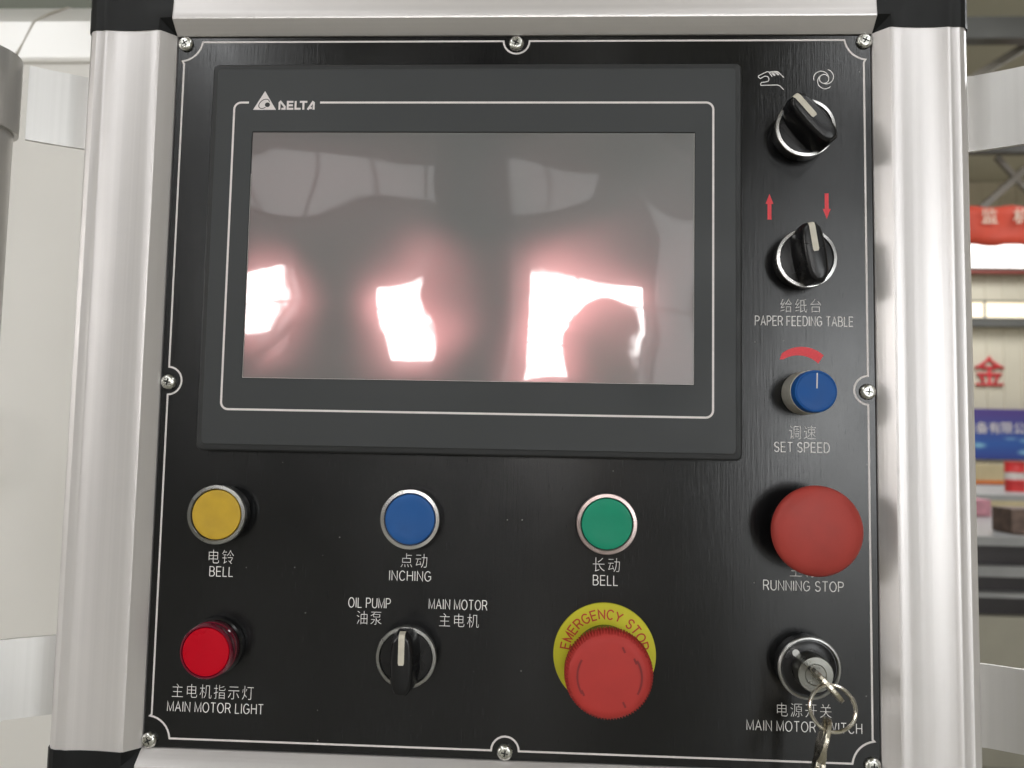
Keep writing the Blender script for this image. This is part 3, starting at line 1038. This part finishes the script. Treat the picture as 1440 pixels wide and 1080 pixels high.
def bold_word():
    z0_, z1_ = 141.1, 145.7
    H_ = z1_ - z0_
    def S(pts, x):
        return [(x + a, z0_ + b * H_) for a, b in pts]
    st = [S([(0.45, .0), (0.45, .80), (1.0, .92), (3.2, .35), (3.2, .1), (1.5, .1)], -123.0),
          S([(3.4, .90), (0.5, .90), (0.5, .10), (3.5, .10)], -118.7), S([(0.5, .50), (3.2, .50)], -118.7),
          S([(0.5, 1.0), (0.5, .10), (3.2, .10)], -114.6),
          S([(0, .90), (3.9, .90)], -111.9), S([(1.9, .9), (1.9, 0)], -111.9),
          S([(0.4, .0), (3.0, .88), (3.5, .80), (3.5, .0)], -108.1), S([(1.2, .18), (2.6, .18)], -108.1)]
    return ribbons('lettering', st, 1.05, 7.17, M['print_line'], hmi, 'white maker word beside the triangle emblem')
bold_word()

# ------------------------------------------------------------------ printed words on the plate
TX = 145.6
lettering('PAPER FEEDING TABLE', 122.4, 170.7, 35.2, 4.7, plate, 'white words PAPER FEEDING TABLE')
chinese('给纸台', 145.0, 43.0, 7.6, plate, 'white characters above PAPER FEEDING TABLE', spacing=1.22)
chinese('调速', 145.4, -20.6, 7.6, plate, 'white characters above SET SPEED', spacing=1.2)
lettering('SET SPEED', 131.6, 158.5, -28.0, 4.7, plate, 'white words SET SPEED')
chinese('电铃', -145.7, -89.1, 7.8, plate, 'white characters under the yellow button', spacing=1.25)
lettering('BELL', -151.3, -139.4, -96.5, 4.7, plate, 'white word BELL under the yellow button')
chinese('点动', -47.2, -88.4, 7.8, plate, 'white characters under the blue button', spacing=1.25)
lettering('INCHING', -59.4, -38.4, -96.1, 4.7, plate, 'white word INCHING')
chinese('长动', 49.0, -88.0, 7.8, plate, 'white characters under the green button', spacing=1.25)
lettering('BELL', 42.6, 54.7, -95.7, 4.7, plate, 'white word BELL under the green button')
chinese('主停', 145.5, -88.0, 7.8, plate, 'white characters half hidden by the flat red mushroom button', spacing=1.25)
lettering('RUNNING STOP', 126.0, 164.6, -95.8, 4.7, plate, 'white words RUNNING STOP')
lettering('OIL PUMP', -79.6, -58.5, -110.0, 4.7, plate, 'white words OIL PUMP')
chinese('油泵', -69.0, -117.3, 7.4, plate, 'white characters under OIL PUMP', spacing=1.2)
lettering('MAIN MOTOR', -39.0, -10.0, -109.6, 4.7, plate, 'white words MAIN MOTOR')
chinese('主电机', -23.8, -117.3, 7.4, plate, 'white characters under MAIN MOTOR', spacing=1.22)
chinese('主电机指示灯', -147.0, -156.0, 7.6, plate, 'white characters under the red lamp', spacing=1.2)
lettering('MAIN MOTOR LIGHT', -169.8, -121.0, -163.8, 4.7, plate, 'white words MAIN MOTOR LIGHT')
chinese('电源开关', 145.3, -155.2, 7.4, plate, 'white characters behind the key ring', spacing=1.2)
lettering('MAIN MOTOR SWITCH', 117.8, 172.6, -163.0, 4.7, plate, 'white words MAIN MOTOR SWITCH behind the keys')

# hand symbol (line drawing) and turning-arrows symbol
def px_hand(pts):
    # sketch grid -> mm on the plate
    return [(124.3 + (x - 165) / 6.75 * 0.357, 164.6 - (y - 255) / 6.75 * 0.357) for x, y in pts]
ribbons('hand_symbol', [px_hand([(410, 316), (352, 258), (342, 262), (365, 292)]),
                        px_hand([(356, 292), (318, 258), (300, 262), (330, 296)]),
                        px_hand([(322, 298), (280, 262), (268, 264), (298, 308)]),
                        px_hand([(350, 257), (320, 256)]), px_hand([(312, 257), (282, 260)]),
                        px_hand([(275, 262), (248, 258), (168, 298), (166, 314), (184, 326), (228, 302), (256, 306), (268, 330), (262, 352), (240, 360), (196, 366), (186, 380), (190, 395), (345, 390), (372, 400), (408, 438)])],
        0.42, 0.04, M['print_white'], plate, 'white line drawing of a hand')
cxx, czz = 157.6, 160.6
sw = [arc(cxx, czz, 2.35, 2.35, 0, 360, 24)]
for a in (50, 170, 290):
    base = arc(0, 0, 3.8, 3.8, -180, 25, 18)
    c_, s_ = math.cos(math.radians(a)), math.sin(math.radians(a))
    ox, oz = 1.5, 0.0
    sw.append([(cxx + (x + ox) * c_ - (z + oz) * s_, czz + (x + ox) * s_ + (z + oz) * c_) for x, z in base])
ribbons('turning_symbol', sw, 0.42, 0.04, M['print_white'], plate, 'white symbol of three arcs turning round a circle')
def arrow(x, z0_, z1_, label):
    s = 1 if z1_ > z0_ else -1
    zt = z1_ - s * 5.2
    pts = [(x - 1.0, z0_), (x + 1.0, z0_), (x + 1.0, zt), (x + 1.95, zt), (x, z1_), (x - 1.95, zt), (x - 1.0, zt)]
    poly('arrow', pts, 0.05, M['print_red'], plate, label)
arrow(129.7, 87.0, 100.3, 'red arrow pointing up')
arrow(158.3, 100.7, 87.5, 'red arrow pointing down')
up = arc(145.0, 8.2, 14.2, 14.2, 134, 40, 16)
lo = arc(144.2, 3.2, 15.0, 15.0, 46, 128, 16)
fan = [(134.4, 15.7)] + arc(145.4, 6.2, 16.0, 16.0, 128, 48, 14) + [(153.4, 13.9)] + arc(143.6, 3.9, 14.0, 14.0, 46, 122, 14)
poly('speed_wedge', fan, 0.05, M['print_red'], plate, 'red curved wedge over the speed knob')

# ------------------------------------------------------------------ push buttons
XC = [-145.4, -48.3, 48.3, 145.0]
def push_button(cx, cz, capm, ringm, label, caplabel):
    c = lathe('push_button', cx, cz, [(0, 0.1), (13.9, 0.1), (14.1, 0.6), (14.1, 7.6), (13.6, 8.0), (12.5, 8.0), (12.5, 6.0)], M['collar'], box, label=label)
    lathe('bezel_ring', cx, cz, [(14.15, 6.6), (14.75, 7.2), (14.8, 8.9), (14.55, 9.25), (13.0, 9.4), (12.75, 9.1), (12.7, 7.0)], ringm, c)
    lathe('button_cap', cx, cz, [(12.3, 5.0), (12.35, 8.6), (12.1, 8.95), (11.4, 9.05), (8, 8.85), (4, 8.7), (0, 8.65)], capm, c, label=caplabel)
    return c
push_button(XC[0], -67.0, M['cap_yellow'], M['chrome_dark'], 'yellow push button in a ring coloured for a dark reflection', None)
push_button(XC[1], -67.0, M['cap_blue'], M['chrome'], 'blue push button in a bright ring', None)
push_button(XC[2], -67.0, M['cap_green'], M['chrome_red'], 'green push button in a rosy metal ring', None)

# flat red mushroom button
c = lathe('mushroom_button', XC[3], -66.6, [(0, 0.1), (14.3, 0.1), (14.5, 0.6), (14.5, 5), (13.6, 6), (10.0, 6), (10.0, 15)], M['collar'], box, label='wide flat dull red mushroom button')
lathe('mushroom_head', XC[3] + 0.9, -66.9, [(9.9, 14), (17.5, 14.0), (20.2, 15.0), (21.2, 16.6), (21.1, 18.2), (20.3, 19.6), (18.6, 20.8), (16.0, 21.6), (12, 22.2), (6, 22.7), (0, 22.9)], M['mush'], c, n=96)

# emergency stop
c = lathe('emergency_stop', XC[2] + 0.2, -132.0, [(0, 1.3), (15.0, 1.3), (15.2, 1.8), (15.2, 7.5), (14.0, 8.5), (9.5, 8.5), (9.5, 18)], M['knob_black'], box, label='red twist release emergency stop on a yellow disc')
lathe('legend_disc', XC[2] + 0.2, -131.6, [(0, 0.1), (25.0, 0.1), (25.2, 0.3), (25.0, 1.1), (0, 1.15)], M['legend_yellow'], c, n=96)
ex, ez = XC[2] + 0.2, -133.5
def serr(a, r, h):
    return 1 + (0.018 * (1 if int(a / (2 * PI) * 360 + 0.5) % 4 < 2 else -1) if (r > 19.0) else 0)
lathe('mushroom_head', ex, ez, [(9.4, 16.5), (16.5, 16.5), (19.0, 17.6), (20.0, 19.4), (20.1, 24.4), (19.8, 25.6), (18.7, 27.4), (17.2, 28.5), (15.6, 28.85), (14.4, 28.85), (12.5, 28.95), (6, 29.1), (0, 29.15)], M['mush2'], c, n=360, rfun=serr)
st = []
for a0 in (150, -30, 60, 240):
    if a0 in (150, -30):
        st.append(arc(ex, ez, 14.6, 14.6, a0, a0 + 62, 16))
for a in (212, 32, 62, 300):
    x_, z_ = ex + 13.9 * math.cos(math.radians(a)), ez + 13.9 * math.sin(math.radians(a))
    st.append([(x_ - 0.8, z_ + 1.3), (x_ + 0.4, z_ - 1.2)])
ribbons('direction_mark', st, 0.95, 29.1, M['mush_dark'], c)
# curved legend
def curved(txt, cx, cz, r, a_start, a_end, hgt, w, h, m, parent, label):
    ss, tw = text_strokes(txt, gap=0.26, space=0.5)
    out = []
    for s in ss:
        q = []
        dense = []
        for i in range(len(s) - 1):
            for k in range(3):
                t_ = k / 3
                dense.append((s[i][0] + (s[i + 1][0] - s[i][0]) * t_, s[i][1] + (s[i + 1][1] - s[i][1]) * t_))
        dense.append(s[-1])
        for px, py in dense:
            a = math.radians(a_start + (a_end - a_start) * px / tw)
            rr_ = r + py * hgt
            q.append((cx + rr_ * math.cos(a), cz + rr_ * math.sin(a)))
        out.append(q)
    return ribbons('lettering', out, w, h, m, parent, label)
curved('EMERGENCY STOP', XC[2] + 0.2, -131.6, 17.4, 172, 10, 4.5, 0.72, 1.2, M['legend_red'], c, 'red curved words EMERGENCY STOP')

# red indicator lamp
c = lathe('indicator_lamp', XC[0], -132.6, [(0, 0.1), (13.6, 0.1), (14.0, 0.5), (14.0, 3.6), (13.2, 4.4), (11, 4.4)], M['knob_black'], box, label='red indicator lamp with a dark collar')
lathe('lens_wall', XC[0], -132.6, [(12.4, 4.0), (13.2, 5.4), (13.3, 9.0), (12.9, 9.4), (12.9, 12.8), (13.1, 13.4), (12.7, 14.0), (12.0, 14.1), (11.7, 13.5)], M['lens_side'], c)
lathe('lens', XC[0], -132.6, [(11.65, 11), (11.6, 13.6), (11.3, 14.0), (10, 14.15), (5, 14.3), (0, 14.35)], M['lens_red'], c)

# selector switches
def selector(cx, cz, ang, label, ringm=None, line_m=None):
    c = lathe('selector_switch', cx, cz, [(0, 0.1), (13.7, 0.1), (14.1, 0.7), (14.1, 7.6), (13.6, 8.0), (12.5, 8.0)], M['collar'], box, label=label)
    lathe('bezel_ring', cx, cz, [(14.15, 6.8), (14.8, 7.4), (14.85, 9.0), (14.6, 9.35), (13.2, 9.5), (12.95, 9.2), (12.9, 7.6)], ringm or M['chrome'], c)
    lathe('dial', cx, cz, [(12.8, 7.4), (12.8, 8.6), (12.6, 8.95), (8, 9.4), (0, 9.6)], M['knob_black'], c)
    # lever: waisted bar with a sloping nose; local u along the lever (towards the mark), v across
    def outline(wm, we, up_, dn, k=18):
        pts = []
        for i in range(k + 1):
            t_ = i / k
            q0 = math.sin((t_ - 0.5) * PI)
            u = -dn + (up_ + dn) * (q0 + 1) / 2
            v_ = (wm + (we - wm) * q0 ** 2) * max(0.35, (1 - abs(q0) ** 10)) ** 0.5
            pts.append((u, v_))
        return pts + [(u, -v_) for u, v_ in reversed(pts)]
    lv = [(outline(7.2, 5.4, 14.0, 14.0), 8.2), (outline(7.0, 5.2, 14.6, 14.4), 12.0), (outline(5.7, 4.4, 14.9, 14.4), 18.5), (outline(5.5, 4.2, 14.6, 14.2), 20.2), (outline(5.1, 3.9, 14.1, 13.9), 21.4), (outline(4.4, 3.3, 13.1, 13.3), 22.1), (outline(3.4, 2.6, 12.4, 12.6), 22.35)]
    ca, sa = math.cos(math.radians(ang)), math.sin(math.radians(ang))
    def T(pts):
        # lever points up at ang=0; ang counter-clockwise
        return [(cx - u * sa + v_ * ca, cz + u * ca + v_ * sa) for u, v_ in pts]
    lvl = [(T(p), h) for p, h in lv]
    stack('lever', lvl, M['knob_black'], c, smooth=0.75)
    # inlaid pointer line, folding over the nose
    V = []; F = []
    q = 1.45
    rows = [(15.0, 18.5), (14.75, 20.3), (14.25, 21.5), (13.2, 22.2), (12.4, 22.45), (7, 22.45), (1.2, 22.45), (0.2, 22.45)]
    for i, (u, h) in enumerate(rows):
        w_ = q * (0.75 if i == len(rows) - 1 else 1)
        for s_ in (-1, 1):
            (x, z), = T([(u, s_ * w_)])
            V.append(P(x, z, h))
    F = [(2 * i, 2 * i + 1, 2 * i + 3, 2 * i + 2) for i in range(len(rows) - 1)]
    obj_from('pointer_line', V, F, M['cream'], c, 0.3)
    return c
selector(145.0, 131.2, 40, 'black selector switch turned left towards the hand symbol')
selector(145.0, 65.3, 9, 'black selector switch below the red arrows')
selector(-48.3, -133.6, 0, 'black selector switch between OIL PUMP and MAIN MOTOR', ringm=M['chrome_dark'])

# speed knob
c = lathe('speed_knob', TX, -1.2, [(0, 0.6), (10.6, 0.6), (10.8, 1.0), (10.5, 13.0), (10.2, 13.4), (9.0, 13.4)], M['speed_skirt'], box, label='small metal skirted speed knob with a blue cap')
lathe('knob_cap', TX, -1.2, [(9.8, 13.0), (10.15, 13.2), (10.15, 17.6), (9.8, 18.5), (9.2, 18.75), (8.9, 18.5), (0, 18.55)], M['speed_blue'], c)
ribbons('pointer_line', [[(TX + 0.4, 0.2), (TX + 0.6, 7.6)]], 0.6, 18.62, M['print_line'], c)

# key switch
c = lathe('key_switch', 144.9, -132.6, [(0, 0.1), (13.9, 0.1), (14.2, 0.7), (14.2, 8.2), (13.6, 8.6), (12.5, 8.6)], M['collar'], box, label='key switch with a white dot and a nickel lock')
lathe('bezel_ring', 144.9, -132.6, [(14.25, 7.4), (14.8, 8.0), (14.85, 9.0), (14.4, 9.5), (13.7, 9.6), (13.2, 9.2), (13.1, 7.6)], M['chrome_dark'], c)
lathe('switch_face', 144.9, -132.6, [(13.0, 7.6), (13.0, 8.2), (12.4, 8.6), (8.5, 8.9), (0, 8.9)], M['knob_black'], c)
lathe('white_dot', 138.6, -125.7, [(1.7, 8.7), (1.65, 8.98), (0, 9.02)], M['white_dot'], c, n=24)
lathe('lock_cylinder', 144.7, -132.9, [(8.3, 8.5), (8.3, 17.2), (7.9, 17.8), (5.0, 17.9), (4.6, 17.5), (0, 17.5)], M['lock'], c)
mbk = MB()
a = math.radians(-48)
u_ = Vector((math.cos(a), 0, math.sin(a)))
def plate_box(m_, cx, cz, h0, h1, l0, l1, th):
    nn = Vector((-u_.z, 0, u_.x))
    V = []
    for h in (h0, h1):
        for l in (l0, l1):
            for s_ in (-1, 1):
                p = Vector((cx, -h, cz)) + u_ * l + nn * (th / 2 * s_)
                V.append(tuple(p * MM))
    m_.add(V, [(0, 1, 3, 2), (4, 6, 7, 5), (0, 4, 5, 1), (2, 3, 7, 6), (0, 2, 6, 4), (1, 5, 7, 3)])
plate_box(mbk, 144.7, -132.9, 17.45, 17.62, -4.6, 4.6, 1.6)
mbk.build('key_slot', M['gap_black'], c, smooth=0)

# ------------------------------------------------------------------ keys and ring (things of their own)
def key_mesh(name, label):
    """flat key in its own frame: blade along -Y'..., bow a rounded plate with a hole"""
    # 2-D outline: s along key (0 at shoulder, bow positive), t across
    n = 28
    bow = []
    for i in range(n + 1):
        a_ = math.radians(-150 + 300 * i / n)
        bow.append((11.5 + 10.0 * math.cos(a_), 9.0 * math.sin(a_)))
    outer = [(-22, -3.2), (-1, -3.4), (1, -5.0)] + bow + [(1, 5.0), (-1, 3.4), (-5, 3.2), (-7, 2.1), (-9, 3.1), (-12, 1.6), (-15, 2.9), (-18, 1.9), (-22, 2.6), (-24, 0)]
    hole = [(17.2 + 2.3 * math.cos(2 * PI * i / 18), 2.6 * math.sin(2 * PI * i / 18)) for i in range(18)]
    bm = bmesh.new()
    def loop(pts):
        vs = [bm.verts.new((x * MM, y * MM, 0)) for x, y in pts]
        return [bm.edges.new((vs[i], vs[(i + 1) % len(vs)])) for i in range(len(vs))]
    e = loop(outer) + loop(hole)
    res = bmesh.ops.triangle_fill(bm, use_beauty=True, edges=e)
    fs = [g for g in res['geom'] if isinstance(g, bmesh.types.BMFace)]
    ex_ = bmesh.ops.extrude_face_region(bm, geom=fs)
    vs = [g for g in ex_['geom'] if isinstance(g, bmesh.types.BMVert)]
    bmesh.ops.translate(bm, verts=vs, vec=(0, 0, 1.9 * MM))
    for v in bm.verts:
        v.co.z -= 0.95 * MM
    bmesh.ops.recalc_face_normals(bm, faces=bm.faces)
    me = bpy.data.meshes.new(name)
    bm.to_mesh(me); bm.free()
    me.materials.append(M['brass'])
    o = bpy.data.objects.new(name, me)
    link(o)
    o['label'] = label
    o['category'] = 'key'
    bv = o.modifiers.new('edge', 'BEVEL'); bv.width = 0.35 * MM; bv.segments = 2; bv.limit_method = 'ANGLE'
    return o
def orient(o, origin, sdir, tdir):
    s_ = Vector(sdir).normalized()
    t_ = Vector(tdir); t_ = (t_ - s_ * t_.dot(s_)).normalized()
    n_ = s_.cross(t_)
    o.matrix_world = Matrix(((s_.x, t_.x, n_.x, origin[0]), (s_.y, t_.y, n_.y, origin[1]), (s_.z, t_.z, n_.z, origin[2]), (0, 0, 0, 1)))
key1 = key_mesh('key', 'key standing in the nickel lock, seen almost edge on')
orient(key1, P(144.9, -133.2, 19.0), (0, -1, 0), u_)
# split ring through the bow hole
ring_c = Vector(P(145.6, -141.8, 35.0))
mb = MB()
ex1 = Vector((0.98, -0.10, -0.16)).normalized(); ex2 = Vector((0.10, 0.18, 0.98)); ex2 = (ex2 - ex1 * ex2.dot(ex1)).normalized(); ex3 = ex1.cross(ex2)
pts = []
NT = 120
for i in range(NT + 1):
    a_ = 2 * PI * 2.05 * i / NT + 0.4
    pts.append(ring_c + (ex1 * math.cos(a_) + ex2 * math.sin(a_)) * 9.6 * MM + ex3 * ((i / NT - 0.5) * 1.9 * MM))
mb.tube(pts, 0.75 * MM, 10)
thing_mesh(mb.build('key_ring', M['ringsteel']), 'split steel ring threaded through the key in the lock', 'key ring')
key2 = key_mesh('key', 'brassy loose key hanging from the split ring at the bottom edge')
orient(key2, P(137.6, -166.5, 36), (0.34, 0.10, 1.0), (-0.10, -0.9, 0.40))
key3 = key_mesh('key', 'darker key hanging behind the brassy one on the ring')
orient(key3, P(142.6, -168.5, 31), (0.06, 0.0, 1.0), (-0.26, -.88, 0.37))

# ------------------------------------------------------------------ grab handles on both sides
def handle(side, label):
    s = side
    tx = s * 290.5
    mb = MB()
    mb.tube([P(tx, -180.2, 0), P(tx, 175.2, 0)], 17.3 * MM, 48)
    h = mb.build('grab_handle', M['alu_band'], box, label=label)
    for zc, hh in ((154.5, 21.0), (-159.5, 21.0)):
        V, F = [], []
        # strip path in (x, h): from the box side, out and forward, then wrapped round the tube
        path = [(s * 226.5, -30), (s * 238, -30.5), (s * 248, -28.5), (s * 257, -23.8), (s * 264, -20), (s * 273, -14.5)]
        path = [Vector(p) for p in path]
        th = 2.4
        N_ = len(path)
        for i, p in enumerate(path):
            d = (path[min(i + 1, N_ - 1)] - path[max(i - 1, 0)]).normalized()
            nrm = Vector((-d.y, d.x))
            for q in (p + nrm * th / 2, p - nrm * th / 2):
                for z in (zc - hh, zc + hh):
                    V.append(P(q.x, z, q.y))
        for i in range(N_ - 1):
            a_, b2 = i * 4, i * 4 + 4
            F += [(a_, a_ + 1, b2 + 1, b2), (a_ + 2, a_ + 3, b2 + 3, b2 + 2), (a_, a_ + 2, b2 + 2, b2), (a_ + 1, a_ + 3, b2 + 3, b2 + 1)]
        F += [(0, 1, 3, 2), tuple((N_ - 1) * 4 + k for k in (0, 1, 3, 2))]
        br = obj_from('handle_bracket', V, F, M['alu_band'], h, 0.5)
        V, F = [], []
        n_ = 48
        for q, z in ((17.5, zc + hh), (19.6, zc + hh), (19.8, zc + hh - .5), (19.8, zc - hh + .5), (19.6, zc - hh), (17.5, zc - hh)):
            for k in range(n_):
                V.append(P(tx + q * math.cos(2 * PI * k / n_), z, q * math.sin(2 * PI * k / n_)))
        for j in range(6):
            for k in range(n_):
                F.append((j * n_ + k, j * n_ + (k + 1) % n_, ((j + 1) % 6) * n_ + (k + 1) % n_, ((j + 1) % 6) * n_ + k))
        obj_from('clamp_sleeve', V, F, M['alu_band'], h, 0.5)
handle(-1, 'aluminium grab handle left of the box')
handle(1, 'aluminium grab handle right of the box')
# arm that carries the box
mb = MB(); mb.box(-0.06, 0.04, 0.148, 0.405, -0.06, 0.06)
mb.build('support_arm', M['enclosure'], box, smooth=0)
